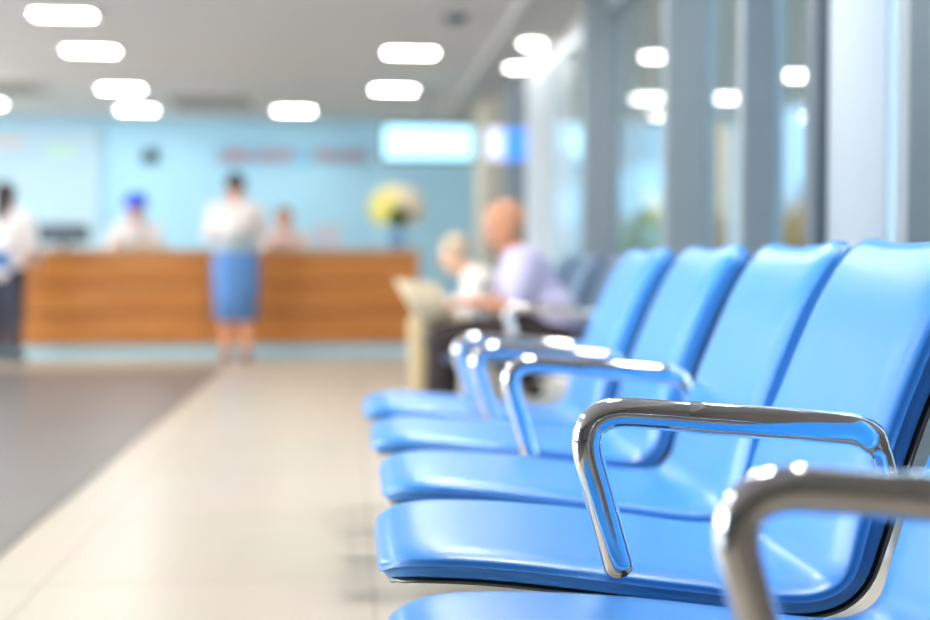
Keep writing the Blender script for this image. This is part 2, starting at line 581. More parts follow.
t = thing('wall_speaker', 'small dark round speaker on the blue wall above the capped worker', 'speaker', (-2.52, BY, 2.22))
bm = bmesh.new()
lathe(bm, [(0.09, 0.0), (0.10, 0.02), (0.10, 0.07), (0.08, 0.09)])
bm.transform(Matrix.Rotation(R(90), 4, 'X'))
bm_obj('housing', bm, M['greyplastic'], t, True)
bm = bmesh.new()
lathe(bm, [(0.075, 0.09), (0.03, 0.10)])
bm.transform(Matrix.Rotation(R(90), 4, 'X'))
bm_obj('cone', bm, M['black'], t, True)
for (x, z, wx, hz, m, lab) in ((-4.28, 2.38, 0.42, 0.1, 'orange_soft', 'faint orange strip notice high on the pale wall panel'), (-3.62, 2.26, 0.38, 0.2, 'green_soft', 'faint green notice on the pale wall panel')):
    t = thing('notice', lab, 'notice', (x, BY - 0.05, z))
    box('board', (-wx / 2, wx / 2, -0.015, 0, -hz / 2, hz / 2), M['palewall'], t)
    box('print', (-wx / 2 + 0.02, wx / 2 - 0.02, -0.018, -0.015, -hz / 2 + 0.02, hz / 2 - 0.02), M[m], t)

t = thing('projecting_sign', 'lit white and blue sign projecting from the glazed wall', 'sign', (1.40, 11.15, 1.95))
box('white_panel', (-0.17, -0.0, -0.02, 0.02, -0.14, 0.14), M['signwhite'], t, 0.005)
box('blue_panel', (0.0, 0.2, -0.02, 0.02, -0.14, 0.14), M['signblue'], t, 0.005)

# ------------------------------------------------------------------ reception counter
t = thing('reception_counter', 'long orange wooden reception counter with pale blue plinth', 'counter', (0, 11.6, 0))
CX0, CX1 = -4.7, 0.65
boards = ((0.115, 0.395), (0.415, 0.68), (0.695, 0.955))
for z0, z1 in boards:
    for xa, xb in ((CX0, -1.32), (-1.31, CX1)):
        box('front_board', (xa, xb, 0.0, 0.04, z0, z1), M['wood'], t, 0.006)
box('carcass', (CX0 + 0.01, CX1 - 0.01, 0.04, 0.10, 0.115, 0.955), M['dark_steel'], t)
box('side_panel', (CX1 - 0.04, CX1, 0.04, 0.7, 0.115, 0.955), M['wood'], t)
box('plinth', (CX0 + 0.03, CX1 - 0.03, 0.06, 0.68, 0.0, 0.115), M['plinth'], t)
box('worktop', (CX0 - 0.02, CX1 + 0.02, -0.03, 0.74, 0.955, 1.005), M['ctop'], t, 0.006)

# screens standing on the counter
t = thing('monitor', 'dark grey computer monitor on the counter beside the left customer', 'monitor', (-2.72, 12.05, 1.005))
box('casing', (-0.24, 0.24, -0.02, 0.02, 0.05, 0.24), M['greyplastic'], t, 0.008)
box('stand', (-0.03, 0.03, -0.01, 0.03, 0.0, 0.08), M['greyplastic'], t)
box('foot', (-0.1, 0.1, -0.06, 0.08, 0.0, 0.012), M['greyplastic'], t)
t = thing('monitor', 'pale small monitor on the counter between the seated worker and flowers', 'monitor', (-0.22, 12.05, 1.005))
box('casing', (-0.13, 0.13, -0.02, 0.02, 0.05, 0.24), M['paleplastic'], t, 0.008)
box('stand', (-0.03, 0.03, -0.01, 0.03, 0.0, 0.08), M['paleplastic'], t)
box('foot', (-0.09, 0.09, -0.06, 0.08, 0.0, 0.012), M['paleplastic'], t)

# vase with bouquet
VX, VY = 0.45, 11.85
t = thing('flower_vase', 'blue glazed vase standing on the right end of the counter', 'vase', (VX, VY, 1.005))
bm = bmesh.new()
lathe(bm, [(0.045, 0), (0.07, 0.02), (0.085, 0.08), (0.06, 0.15), (0.04, 0.19), (0.055, 0.215), (0.045, 0.215), (0.03, 0.19)])
bm_obj('body', bm, M['vase'], t, True)
t = thing('flower_bouquet', 'round bouquet of yellow and cream flowers in the blue vase', 'flowers', (VX, VY, 1.205))


def strut(bm, a, b, r0, r1, n=8):
    a, b = Vector(a), Vector(b)
    d = (b - a)
    q = d.to_track_quat('Z', 'Y')
    ra = [bm.verts.new(a + q @ Vector((r0 * math.cos(2 * math.pi * k / n), r0 * math.sin(2 * math.pi * k / n), 0))) for k in range(n)]
    rb = [bm.verts.new(b + q @ Vector((r1 * math.cos(2 * math.pi * k / n), r1 * math.sin(2 * math.pi * k / n), 0))) for k in range(n)]
    for k in range(n):
        bm.faces.new((ra[k], ra[(k + 1) % n], rb[(k + 1) % n], rb[k]))
    bm.faces.new(ra[::-1])
    bm.faces.new(rb)


def flower_mesh(mt):
    bm = bmesh.new()
    for ring, (n, rr, tilt, L) in enumerate(((8, 0.012, 25, 0.055), (7, 0.010, 50, 0.045), (5, 0.006, 75, 0.035))):
        for k in range(n):
            a = 2 * math.pi * k / n + ring * 0.4
            pts = []
            for (u, wv) in ((0, 0.004), (0.4, 0.017), (0.75, 0.02), (1.0, 0.008)):
                r = rr + L * u * math.cos(R(tilt))
                z = L * u * math.sin(R(tilt)) - 0.012 * u * u
                pts.append((r, z, wv))
            vs = []
            for r, z, wv in pts:
                for s in (-1, 1):
                    vs.append(bm.verts.new((r * math.cos(a) - s * wv * math.sin(a), r * math.sin(a) + s * wv * math.cos(a), z)))
            for i in range(3):
                bm.faces.new((vs[2 * i], vs[2 * i + 1], vs[2 * i + 3], vs[2 * i + 2]))
    bmesh.ops.create_uvsphere(bm, u_segments=10, v_segments=6, radius=0.013)
    me = bpy.data.meshes.new('flower')
    bm.to_mesh(me)
    bm.free()
    me.materials.append(mt)
    for p in me.polygons:
        p.use_smooth = True
    return me


fm = {k: flower_mesh(M[k]) for k in ('yellow', 'cream')}
nf = 60
for i in range(nf):
    zz = 1 - (i + 0.5) / nf * 1.55
    rr = math.sqrt(max(0, 1 - zz * zz))
    a = i * 2.39996
    d = Vector((rr * math.cos(a), rr * math.sin(a), zz))
    if d.z < 0.15 and abs(d.x) < 0.5 and d.y < 0:
        continue
    pos = Vector((0, 0, 0.20)) + Vector((d.x * 0.235, d.y * 0.235, d.z * 0.18))
    kind = 'yellow' if d.x < 0.05 and i % 5 else 'cream'
    f = bpy.data.objects.new('flower', fm[kind])
    C.objects.link(f)
    f.parent = t
    f.location = pos
    f.rotation_euler = d.to_track_quat('Z', 'Y').to_euler()
    f.scale = (1.5,) * 3
bm = bmesh.new()
for i in range(16):
    a = i * 2.39996
    strut(bm, (0.015 * math.cos(a), 0.015 * math.sin(a), -0.1), (0.12 * math.cos(a) * (i / 16) ** .5, 0.12 * math.sin(a) * (i / 16) ** .5, 0.2), 0.004, 0.003, 6)
bm_obj('stem', bm, M['stem'], t, True)
for i in range(44):
    bm = bmesh.new()
    a = rnd.uniform(0, 2 * math.pi)
    L = rnd.uniform(0.10, 0.16)
    el = R(rnd.uniform(10, 70))
    base = Vector((0, 0, rnd.uniform(0.0, 0.12)))
    dx = Vector((math.cos(a) * math.cos(el), math.sin(a) * math.cos(el), math.sin(el)))
    sd = Vector((-math.sin(a), math.cos(a), 0))
    vs = []
    for u, wv in ((0, 0.003), (0.35, 0.025), (0.7, 0.02), (1, 0.002)):
        p = base + dx * L * u - Vector((0, 0, 0.02 * u * u))
        vs += [bm.verts.new(p - sd * wv), bm.verts.new(p + Vector((0, 0, -0.004))), bm.verts.new(p + sd * wv)]
    for j in range(3):
        for q in (0, 1):
            bm.faces.new((vs[3 * j + q], vs[3 * j + q + 1], vs[3 * j + q + 4], vs[3 * j + q + 3]))
    bm_obj('leaf', bm, M['leaf'], t, True)

shrub(6.9, 18.8, 1.9, M['autumn'], 'nearest golden autumn shrub outside the glazing')
shrub(6.9, 22.6, 1.9, M['autumn'], 'middle golden shrub outside before the tan building')
shrub(6.9, 28.2, 2.2, M['greenleaf'], 'green shrub outside, farthest of the three')

# ------------------------------------------------------------------ the blue chair
PROF = catmull([(0.028, 0, 0.402), (0.050, 0, 0.416), (0.10, 0, 0.422), (0.20, 0, 0.418), (0.34, 0, 0.404), (0.50, 0, 0.382),
                (0.63, 0, 0.364), (0.700, 0, 0.368), (0.743, 0, 0.398), (0.766, 0, 0.460), (0.792, 0, 0.545), (0.838, 0, 0.665), (0.890, 0, 0.785), (0.944, 0, 0.877), (0.974, 0, 0.917)], 14)
LEN = [0.0]
for a, b in zip(PROF, PROF[1:]):
    LEN.append(LEN[-1] + (b - a).length)
LT = LEN[-1]


def prof_at(s):
    s2 = min(max(s, 0), LT)
    i = 0
    lo, hi = 0, len(LEN) - 2
    while lo < hi:
        mid = (lo + hi + 1) // 2
        if LEN[mid] <= s2:
            lo = mid
        else:
            hi = mid - 1
    i = lo
    f = (s2 - LEN[i]) / max(1e-9, LEN[i + 1] - LEN[i])
    p = PROF[i].lerp(PROF[i + 1], f)
    a = PROF[max(0, i - 2)]
    b = PROF[min(len(PROF) - 1, i + 3)]
    t = (b - a).normalized()
    if s < 0:
        p = p + t * s
    elif s > LT:
        p = p + t * (s - LT)
    n = Vector((-t.z, 0, t.x))   # toward the sitter
    return p, t, n


def s_of(x):
    for i, p in enumerate(PROF):
        if p.x >= x:
            return LEN[i]


SC = s_of(0.712)   # the crease
HW = 0.264         # half width of the seat


def smooth01(u):
    u = min(1.0, max(0.0, u))
    return u * u * (3 - 2 * u)


def taper(s):      # the seat narrows towards the front
    return 0.84 + 0.16 * smooth01(s / 0.42) - 0.07 * smooth01((s - SC) / 0.35)


def thick(s):      # thin seat, fuller backrest
    return 0.70 + 0.30 * smooth01((s - SC + 0.05) / 0.22)


def pad(name, s0, s1, hw, r0, r1, rings, m, parent, grow=0.0, ear=0.0, dish=0.0, keep=None):
    """padded panel between s0 and s1 on the profile; rings = [(inset, height)] from the underside, round the edge, up to the crown"""
    s0 -= grow
    s1 += grow
    hw += grow
    out = []   # outline, counter-clockwise from the front left

    def side(sa, sb, y):
        n = max(2, int(abs(sb - sa) / 0.012))
        return [(sa + (sb - sa) * k / n, y) for k in range(n + 1)]

    def corner(cs, cy, r, a0, a1):
        return [(cs + r * math.cos(a0 + (a1 - a0) * k / 9), cy + r * math.sin(a0 + (a1 - a0) * k / 9)) for k in range(1, 9)]
    pi = math.pi
    out += side(s0 + r0, s1 - r1, -hw)
    out += corner(s1 - r1, -hw + r1, r1, -pi / 2, 0)
    nn = 18
    out += [(s1, -hw + r1 + (2 * hw - 2 * r1) * k / nn) for k in range(nn + 1)]
    out += corner(s1 - r1, hw - r1, r1, 0, pi / 2)
    out += side(s1 - r1, s0 + r0, hw)
    out += corner(s0 + r0, hw - r0, r0, pi / 2, pi)
    out += [(s0, hw - r0 - (2 * hw - 2 * r0) * k / nn) for k in range(nn + 1)]
    out += corner(s0 + r0, -hw + r0, r0, pi, 1.5 * pi)
    core = []
    hm = min(hw, (s1 - s0) / 2 - 0.001)
    for s, y in out:
        core.append((min(max(s, s0 + hm), s1 - hm), 0.0))
    bm = bmesh.new()
    loops = []
    for ins, h in rings:
        lp = []
        for (s, y), (cs, cy) in zip(out, core):
            d = math.hypot(s - cs, y - cy)
            f = max(0.0, 1 - ins / hw) if ins > 0 else 1 - ins / d
            ss, yy = cs + (s - cs) * f, cy + (y - cy) * f
            if ear:
                u = max(0.0, (ss - (s1 - 0.12)) / 0.12)
                ss += ear * (yy / hw) ** 2 * u - ear * 0.5 * u
            p, tt, n = prof_at(ss)
            yy *= taper(ss)
            hh = (h + dish * (yy / hw) ** 2) * thick(ss)
            lp.append(bm.verts.new(p + n * hh + Vector((0, yy, 0))))
        loops.append(lp)
    N = len(out)
    for a, b in zip(loops, loops[1:]):
        for k in range(N):
            bm.faces.new((a[k], a[(k + 1) % N], b[(k + 1) % N], b[k]))
    bmesh.ops.remove_doubles(bm, verts=bm.verts, dist=0.0004)
    if keep is not None:
        q, _, _ = prof_at(SC)
        _, tt, _ = prof_at(SC)
        bmesh.ops.recalc_face_normals(bm, faces=bm.faces)
        bmesh.ops.bisect_plane(bm, geom=bm.verts[:] + bm.edges[:] + bm.faces[:], plane_co=q, plane_no=tt, clear_outer=keep == 'seat', clear_inner=keep == 'back', dist=1e-5)
    return bm_obj(name, bm, m, parent, True)


H = 0.0


def crown(t0, t1, roll, drop):
    """ring list: underside centre -> edge -> crown"""
    r = [(HW, t0), (0.15, t0), (0.03, t0), (0.006, t0), (0.0, t0 + 0.004)]
    side_top = t1 - drop
    r += [(0.0, t0 + (side_top - t0) * 0.4), (0.0015, side_top - 0.005), (-0.0035, side_top - 0.0025), (-0.0035, side_top + 0.001), (0.0035, side_top + 0.002)]
    for k in range(1, 9):
        a = k / 8 * math.pi / 2
        r.append((0.0015 + roll * (1 - math.cos(a)), side_top + 0.003 + (drop - 0.003) * math.sin(a)))
    for f in (0.35, 0.5, 0.65, 0.8, 0.92, 1.0):
        if HW * f < roll + 0.01:
            continue
        r.append((HW * f, t1 + 0.002 * math.sin(f * math.pi / 2)))
    return r


def make_chair(label, group, arms=((-1, 0.0),)):
    t = thing('waiting_chair', label, 'chair', (0, 0, 0), 0, group)
    # one upholstered sheet, seat flowing into backrest without a gap; the two halves are parts of their own
    rg = crown(-0.026, 0.032, 0.070, 0.030)
    pad('seat', 0.0, LT, HW, 0.095, 0.06, rg, M['vinyl'], t, ear=0.022, dish=0.003, keep='seat')
    pad('backrest', 0.0, LT, HW, 0.095, 0.06, rg, M['vinyl'], t, ear=0.022, dish=0.003, keep='back')
    # black gasket line and grey metal shell behind the cushions
    thin = lambda a, b: [(HW, a), (0.12, a), (0.02, a), (0.0, a + 0.001), (0.0, b - 0.001), (0.02, b), (0.12, b), (HW, b)]
    pad('gasket', 0.004, LT - 0.004, HW, 0.092, 0.05, thin(-0.0290, -0.0255), M['gasket'], t, grow=-0.001, ear=0.026)
    pad('shell', 0.0, LT, HW, 0.095, 0.05, thin(-0.0350, -0.0285), M['shell'], t, grow=0.001, ear=0.026)
    # bracket under the seat down to the beam
    bm = bmesh.new()
    add_box(bm, 0.36, 0.58, -0.06, 0.06, 0.305, 0.325, 0.003)
    add_box(bm, 0.42, 0.50, -0.05, -0.035, 0.30, 0.352)
    add_box(bm, 0.42, 0.50, 0.035, 0.05, 0.30, 0.352)
    bm_obj('mounting_bracket', bm, M['dark_steel'], t)
    # armrest beside the seat; side -1 near the camera, +1 beyond
    def arm_at(side, dx):
        ya = side * (HW + 0.036)
        arm = round_path([(0.416, 0, 0.404), (0.345, 0, 0.652), (0.795, 0, 0.615), (0.826, 0, 0.505)], [0.085, 0.045], 12)
        ia = min(range(len(arm)), key=lambda i: abs(arm[i].x - 0.50) + (1 if arm[i].z < 0.6 else 0))
        bm = bmesh.new()

        def end(u):
            return math.sqrt(max(0.02, 1 - (1 - min(1.0, u)) ** 2))
        first = [arm[0].lerp(arm[1], 0.0)]
        d0 = (arm[2] - arm[0]).normalized()
        fine = [arm[0] + d0 * q for q in (0, 0.0006, 0.002, 0.004, 0.007, 0.011, 0.016, 0.022)]
        sweep_xz(bm, fine + [p for p in arm[2:ia + 1] if (p - arm[0]).length > 0.026], 0.0195, 0.0225, 32, scale=None, lens=end)
        a1 = bm_obj('armrest', bm, M['chrome'], t, True)
        a1.location = (dx, ya, 0.018)
        bm = bmesh.new()
        sweep_xz(bm, arm[ia:], 0.0208, 0.0243, 32, scale=lambda u: 0.94 if u < 0.004 else (1.0 if u < 0.7 else 1.0 - 0.3 * min(1, (u - 0.7) / 0.12)))
        bm_obj('arm_sleeve', bm, M['chrome'], a1, True)
        bm = bmesh.new()
        for (cx, cz) in ((0.412, 0.418), (0.826, 0.52)):
            strut(bm, (cx, 0, cz), (cx - dx, -side * 0.06, cz - 0.012), 0.008, 0.008, 12)
        bm_obj('arm_bolt', bm, M['chrome'], a1, True)
    for side, dx in arms:
        arm_at(side, dx)
    return t


def dup(root, loc, label, group=None):
    r = root.copy()
    C.objects.link(r)
    r.location = loc
    r['label'] = label
    if group:
        r['group'] = group
    for ch in list(root.children):
        c = ch.copy()
        C.objects.link(c)
        c.parent = r
        for g in ch.children:
            d = g.copy()
            C.objects.link(d)
            d.parent = c
    return r


G1 = 'blue waiting chairs in the near row'
near = [(0.016, 1.41, -0.020, 'blue padded chair closest to the camera, cut by the right and bottom edges'),
        (0.018, 2.050, -0.04, 'blue padded chair in sharp focus, second from the camera'),
        (0.040, 2.650, None, 'blue padded chair directly behind the sharp one, third from the camera'),
        (0.030, 3.290, 0.0, 'blurred blue padded chair second from the far end of the near row'),
        (0.016, 3.960, 0.0, 'most blurred blue padded chair at the far end of the near row')]
chair0 = None
for i, (cx_, cy_, adx, lab) in enumerate(near):
    if chair0 is None:
        chair0 = make_chair(lab, G1)
        r = chair0
        r.location = (cx_, cy_, 0)
    else:
        r = dup(chair0, (cx_, cy_, 0), lab)
    ar = [c for c in r.children if c.name.startswith('armrest')][0]
    if adx is None:
        for g in list(ar.children):
            bpy.data.objects.remove(g)
        bpy.data.objects.remove(ar)
    else:
        ar.location.x = adx
        ar.location.z = (0.022, 0.016, -0.014, -0.016, -0.028)[i]
    if i == 4:      # the row ends with one more armrest on the far side
        c = ar.copy()
        C.objects.link(c)
        c.parent = r
        c.location.y = -ar.location.y
        c.location.z = -0.035
        for g in ar.children:
            d = g.copy()
            C.objects.link(d)
            d.parent = c
            if d.name.startswith('arm_bolt'):
                d.scale.y = -1
far = [(6.05, 'blurred slate chair on which the bald person in lavender sits'),
       (6.8, 'blurred slate empty chair between the two seated people'),
       (7.55, 'blurred slate chair holding the stooped person in pale clothes')]
slate = {}
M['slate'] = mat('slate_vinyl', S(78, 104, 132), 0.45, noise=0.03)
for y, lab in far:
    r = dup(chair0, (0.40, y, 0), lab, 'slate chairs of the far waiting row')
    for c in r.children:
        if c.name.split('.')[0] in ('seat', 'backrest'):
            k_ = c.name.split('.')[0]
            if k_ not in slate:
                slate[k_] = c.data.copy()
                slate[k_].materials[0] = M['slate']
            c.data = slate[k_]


def beam(x, y0, y1, label):
    t = thing('seat_beam', label, 'support beam', (x, y0, 0), 0)
    L = y1 - y0
    box('beam', (-0.04, 0.04, 0, L, 0.24, 0.305), M['dark_steel'], t, 0.006)
    for yy in (0.35, L - 0.35):
        bm = bmesh.new()
        add_box(bm, -0.025, 0.025, yy - 0.025, yy + 0.025, 0.04, 0.245)
        lg = bm_obj('leg', bm, M['chrome'], t)
        bm = bmesh.new()
        add_box(bm, -0.27, 0.27, yy - 0.03, yy + 0.03, 0.015, 0.045, 0.008)
        add_box(bm, -0.26, -0.21, yy - 0.025, yy + 0.025, 0.0, 0.016)
        add_box(bm, 0.21, 0.26, yy - 0.025, yy + 0.025, 0.0, 0.016)
        bm_obj('foot', bm, M['chrome'], lg)
    return t


beam(0.485, 1.15, 4.25, 'dark steel beam carrying the near row of blue chairs')
beam(0.87, 5.75, 7.85, 'dark steel beam carrying the far row of slate chairs')

# ------------------------------------------------------------------ people


def caps_mesh(caps, voxel, smooth_it=3):
    """union of tapered limbs grown into one continuous skin"""
    bm = bmesh.new()
    for c in caps:
        if len(c) == 4:
            a, ra, b, rb = c
            strut(bm, a, b, ra, rb, 16)
            for p, r in ((a, ra), (b, rb)):
                bmesh.ops.create_uvsphere(bm, u_segments=16, v_segments=12, radius=r, matrix=Matrix.Translation(Vector(p)))
        else:
            p, rad, rot = c
            bmesh.ops.create_uvsphere(bm, u_segments=24, v_segments=16, radius=1.0,
                                      matrix=Matrix.Translation(Vector(p)) @ rot @ Matrix.Diagonal((*rad, 1)))
    me = bpy.data.meshes.new('tmp')
    bm.to_mesh(me)
    bm.free()
    o = bpy.data.objects.new('tmp', me)
    s2 = bpy.data.scenes.new('tmp')
    s2.collection.objects.link(o)
    m = o.modifiers.new('r', 'REMESH')
    m.mode = 'VOXEL'
    m.voxel_size = voxel
    s = o.modifiers.new('s', 'SMOOTH')
    s.iterations = smooth_it
    s.factor = 0.5
    with bpy.context.temp_override(scene=s2, view_layer=s2.view_layers[0]):
        dg = bpy.context.evaluated_depsgraph_get()
        dg.update()
    out = bpy.data.meshes.new_from_object(o.evaluated_get(dg))
    bpy.data.objects.remove(o)
    bpy.data.meshes.remove(me)
    bpy.data.scenes.remove(s2)
    return out


def V(*a):
    return Vector(a)


def hand(wrist, direction, palm_n, side, curl=0.5):
    """palm, four unequal curled fingers and a side thumb; returns capsules"""
    d = Vector(direction).normalized()
    n = Vector(palm_n)
    n = (n - d * n.dot(d)).normalized()
    lat = d.cross(n).normalized() * side
    caps = []
    w0 = Vector(wrist)
    knuck = []
    for i, off in enumerate((-0.030, -0.010, 0.010, 0.029)):
        kb = w0 + d * (0.088 - 0.004 * abs(i - 1)) + lat * off
        caps.append((w0 + d * 0.012 + lat * off * 0.55, 0.016, kb, 0.0105))
        knuck.append(kb)
    for i, L in enumerate((0.068, 0.078, 0.072, 0.056)):
        a0 = curl * 0.5
        a1 = curl * 1.2
        p1 = knuck[i] + (d * math.cos(a0) + n * math.sin(a0)) * L * 0.52
        p2 = p1 + (d * math.cos(a1) + n * math.sin(a1)) * L * 0.48
        caps.append((knuck[i], 0.0098, p1, 0.0086))
        caps.append((p1, 0.0086, p2, 0.0072))
    tb = w0 + d * 0.03 - lat * 0.026
    t1 = tb + (d * 0.7 - lat * 0.6 + n * 0.25).normalized() * 0.042
    t2 = t1 + (d * 0.9 - lat * 0.2 + n * 0.3).normalized() * 0.03
    caps.append((tb, 0.0135, t1, 0.011))
    caps.append((t1, 0.011, t2, 0.0088))
    return caps


def head_caps(c, fwd, up, k=1.0):
    f = Vector(fwd).normalized()
    u = Vector(up)
    u = (u - f * u.dot(f)).normalized()
    l = u.cross(f)
    rot = Matrix((l, f, u)).transposed().to_4x4()   # local: x = side, y = forward, z = up

    def P(x, y, z):
        return Vector(c) + (l * x + f * y + u * z) * k
    caps = [(P(0, -0.012, 0.03), (0.078 * k, 0.095 * k, 0.088 * k), rot),
            (P(0, 0.018, -0.03), (0.062 * k, 0.070 * k, 0.080 * k), rot),
            (P(0, 0.060, -0.088), 0.024 * k, P(0, 0.02, -0.07), 0.045 * k),
            (P(0, 0.088, 0.012), 0.010 * k, P(0, 0.108, -0.022), 0.014 * k),
            (P(0, 0.082, 0.028), 0.014 * k, P(0, 0.084, 0.005), 0.010 * k),
            (P(-0.035, 0.072, 0.026), 0.012 * k, P(0.035, 0.072, 0.026), 0.012 * k)]
    for s in (-1, 1):
        caps.append((P(0.078 * s, -0.005, -0.008), (0.010 * k, 0.020 * k, 0.032 * k), rot))
        caps.append((P(0.034 * s, 0.062, -0.025), 0.020 * k, P(0.03 * s, 0.058, -0.05), 0.018 * k))
    return caps, P, rot


def person(label, joints, skin, look, loc, rz, group=None, top=None, bottom=None, shoes=None, hair=None, cap=None,
           sleeves='short', skirt=None, belt=None, belt_h=(0.03, 0.10, 0.125), hat=None, hk=1.0, curl=0.5, build=1.0, hand_dirs=None):
    t = thing('person', label, 'person', loc, rz, group)
    J = {k: Vector(v) for k, v in joints.items()}
    b = build
    caps = []
    # trunk
    pe, ch, nk = J['pelvis'], J['chest'], J['neck']
    for s, sd in ((1, 'l'), (-1, 'r')):
        hip, kn, an, toe = J['hip_' + sd], J['knee_' + sd], J['ankle_' + sd], J['toe_' + sd]
        sh, el, wr = J['shoulder_' + sd], J['elbow_' + sd], J['wrist_' + sd]
        mid = pe.lerp(ch, 0.5)
        caps += [(pe, 0.105 * b, hip, 0.085 * b), (hip, 0.085 * b, kn, 0.056 * b), (kn, 0.055 * b, kn.lerp(an, 0.3), 0.056 * b), (kn.lerp(an, 0.3), 0.056 * b, an, 0.036),
                 (an, 0.036, an.lerp(toe, 0.3) - V(0, 0, 0.02), 0.036), (an - V(0, 0, 0.035), 0.033, toe, 0.026),
                 (ch, 0.105 * b, sh, 0.055 * b), (nk, 0.045, sh, 0.045 * b), (sh, 0.055 * b, el, 0.040 * b), (el, 0.040 * b, wr, 0.026),
                 (pe + (hip - pe) * 0.4, 0.105 * b, mid + (hip - pe) * 0.4, 0.09 * b), (mid + (hip - pe) * 0.4, 0.09 * b, ch + (sh - ch) * 0.3, 0.10 * b)]
        dr = (hand_dirs or {}).get(sd) or (wr - el)
        caps += hand(wr, dr, (hand_dirs or {}).get('n', (0, 0, -1)), s, curl)
    caps += [(pe, 0.11 * b, ch, 0.11 * b), (ch, 0.10 * b, nk, 0.055), (nk, 0.052, J['head'] - V(0, 0, 0.04), 0.05)]
    hc, P, rot = head_caps(J['head'], look, joints.get('up', (0, 0, 1)), hk)
    caps += hc
    me = caps_mesh(caps, 0.0072, 3)
    obj('body', me, skin, t)
    # eyes and mouth
    for s in (-1, 1):
        bm = bmesh.new()
        bmesh.ops.create_uvsphere(bm, u_segments=14, v_segments=10, radius=0.0115 * hk, matrix=Matrix.Translation(P(0.031 * s, 0.0735, 0.008)))
        e = bm_obj('eye', bm, M['eye'], t, True)
        bm = bmesh.new()
        bmesh.ops.create_uvsphere(bm, u_segments=10, v_segments=8, radius=0.0068 * hk, matrix=Matrix.Translation(P(0.031 * s, 0.0795, 0.008)))
        bm_obj('iris', bm, M['iris'], e, True)
    bm = bmesh.new()
    bmesh.ops.create_uvsphere(bm, u_segments=14, v_segments=8, radius=1, matrix=Matrix.Translation(P(0, 0.084, -0.055)) @ rot @ Matrix.Diagonal((0.024 * hk, 0.008 * hk, 0.007 * hk, 1)))
    bm_obj('mouth', bm, M['lips'], t, True)
    g = 0.014
    if top:
        cs = []
        for sd in ('l', 'r'):
            sh, el, wr, hip = J['shoulder_' + sd], J['elbow_' + sd], J['wrist_' + sd], J['hip_' + sd]
            mid = pe.lerp(ch, 0.5)
            end = el if sleeves == 'short' else wr
            cs += [(ch, 0.105 * b + g, sh, 0.055 * b + g), (nk - V(0, 0, 0.03), 0.045 + g, sh, 0.045 * b + g),
                   (sh, 0.055 * b + g, sh.lerp(el, 0.75 if sleeves == 'short' else 1), 0.045 * b + g + 0.006),
                   (pe + (hip - pe) * 0.4, 0.105 * b + g, mid + (hip - pe) * 0.4, 0.09 * b + g), (mid + (hip - pe) * 0.4, 0.09 * b + g, ch + (sh - ch) * 0.3, 0.10 * b + g)]
            if sleeves == 'long':
                cs.append((el, 0.043 * b + g, el.lerp(wr, 0.92), 0.028 + g))
        for sd in ('l', 'r'):
            hh_ = pe + (J['hip_' + sd] - pe) * 0.8
            cs.append((hh_ + V(0, 0, 0.04), 0.096 * b + g, hh_ + V(0, 0, 0.10), 0.094 * b + g))
        cs += [(pe + (ch - pe) * 0.05, 0.11 * b + g, ch, 0.11 * b + g), (ch, 0.10 * b + g, nk - V(0, 0, 0.02), 0.055 + g * 0.4)]
        obj('shirt', caps_mesh(cs, 0.011, 3), top, t)
    if belt:
        cs = []
        for sd in ('l', 'r'):
            hip = J['hip_' + sd]
            up = (ch - pe).normalized()
            cs += [(pe + (hip - pe) * 0.5 + up * belt_h[0], belt_h[2] * b, pe + (hip - pe) * 0.5 + up * belt_h[1], (belt_h[2] - 0.006) * b),
                   (pe + up * belt_h[0], (belt_h[2] + 0.006) * b, pe + up * belt_h[1], (belt_h[2] + 0.002) * b)]
        obj('waistband' if belt_h[1] < 0.15 else 'knitted_wrap', caps_mesh(cs, 0.011, 2), belt, t)
    if bottom:
        cs = []
        for sd in ('l', 'r'):
            hip, kn, an = J['hip_' + sd], J['knee_' + sd], J['ankle_' + sd]
            cs += [(pe, 0.105 * b + g, hip, 0.088 * b + g), (hip, 0.088 * b + g, kn, 0.060 * b + g), (kn, 0.060 * b + g, kn.lerp(an, 0.9), 0.045 + g)]
        obj('trousers', caps_mesh(cs, 0.011, 3), bottom, t)
    if skirt:
        m_, z0, z1 = skirt
        bm = bmesh.new()
        cx, cy = (J['hip_l'] + J['hip_r']).x / 2, (J['hip_l'] + J['hip_r']).y / 2
        n = 40
        prof = [(0.135, 0.185, z1), (0.155, 0.215, z1 - 0.14), (0.150, 0.205, (z0 + z1) / 2), (0.145, 0.185, z0), (0.138, 0.178, z0), (0.140, 0.19, (z0 + z1) / 2), (0.13, 0.18, z1)]
        rings = []
        for rx, ry, z in prof:
            rings.append([bm.verts.new((cx + rx * math.cos(2 * math.pi * k / n) * (1 + 0.02 * math.sin(7 * 2 * math.pi * k / n)), cy + ry * math.sin(2 * math.pi * k / n), z)) for k in range(n)])
        for a, c in zip(rings, rings[1:] + rings[:1]):
            for k in range(n):
                bm.faces.new((a[k], a[(k + 1) % n], c[(k + 1) % n], c[k]))
        bm_obj('skirt', bm, m_, t, True)
    if shoes:
        for sd in ('l', 'r'):
            an, toe = J['ankle_' + sd], J['toe_' + sd]
            d = (toe - an)
            d.z = 0
            d.normalize()
            zz = V(0, 0, an.z - toe.z)
            cs = [(an - zz - d * 0.015 + V(0, 0, 0.010), 0.038, toe + V(0, 0, 0.008), 0.036), (an - zz * 0.5, 0.044, an - zz + V(0, 0, 0.008), 0.042)]
            obj('shoe', caps_mesh(cs, 0.008, 2), shoes, t)
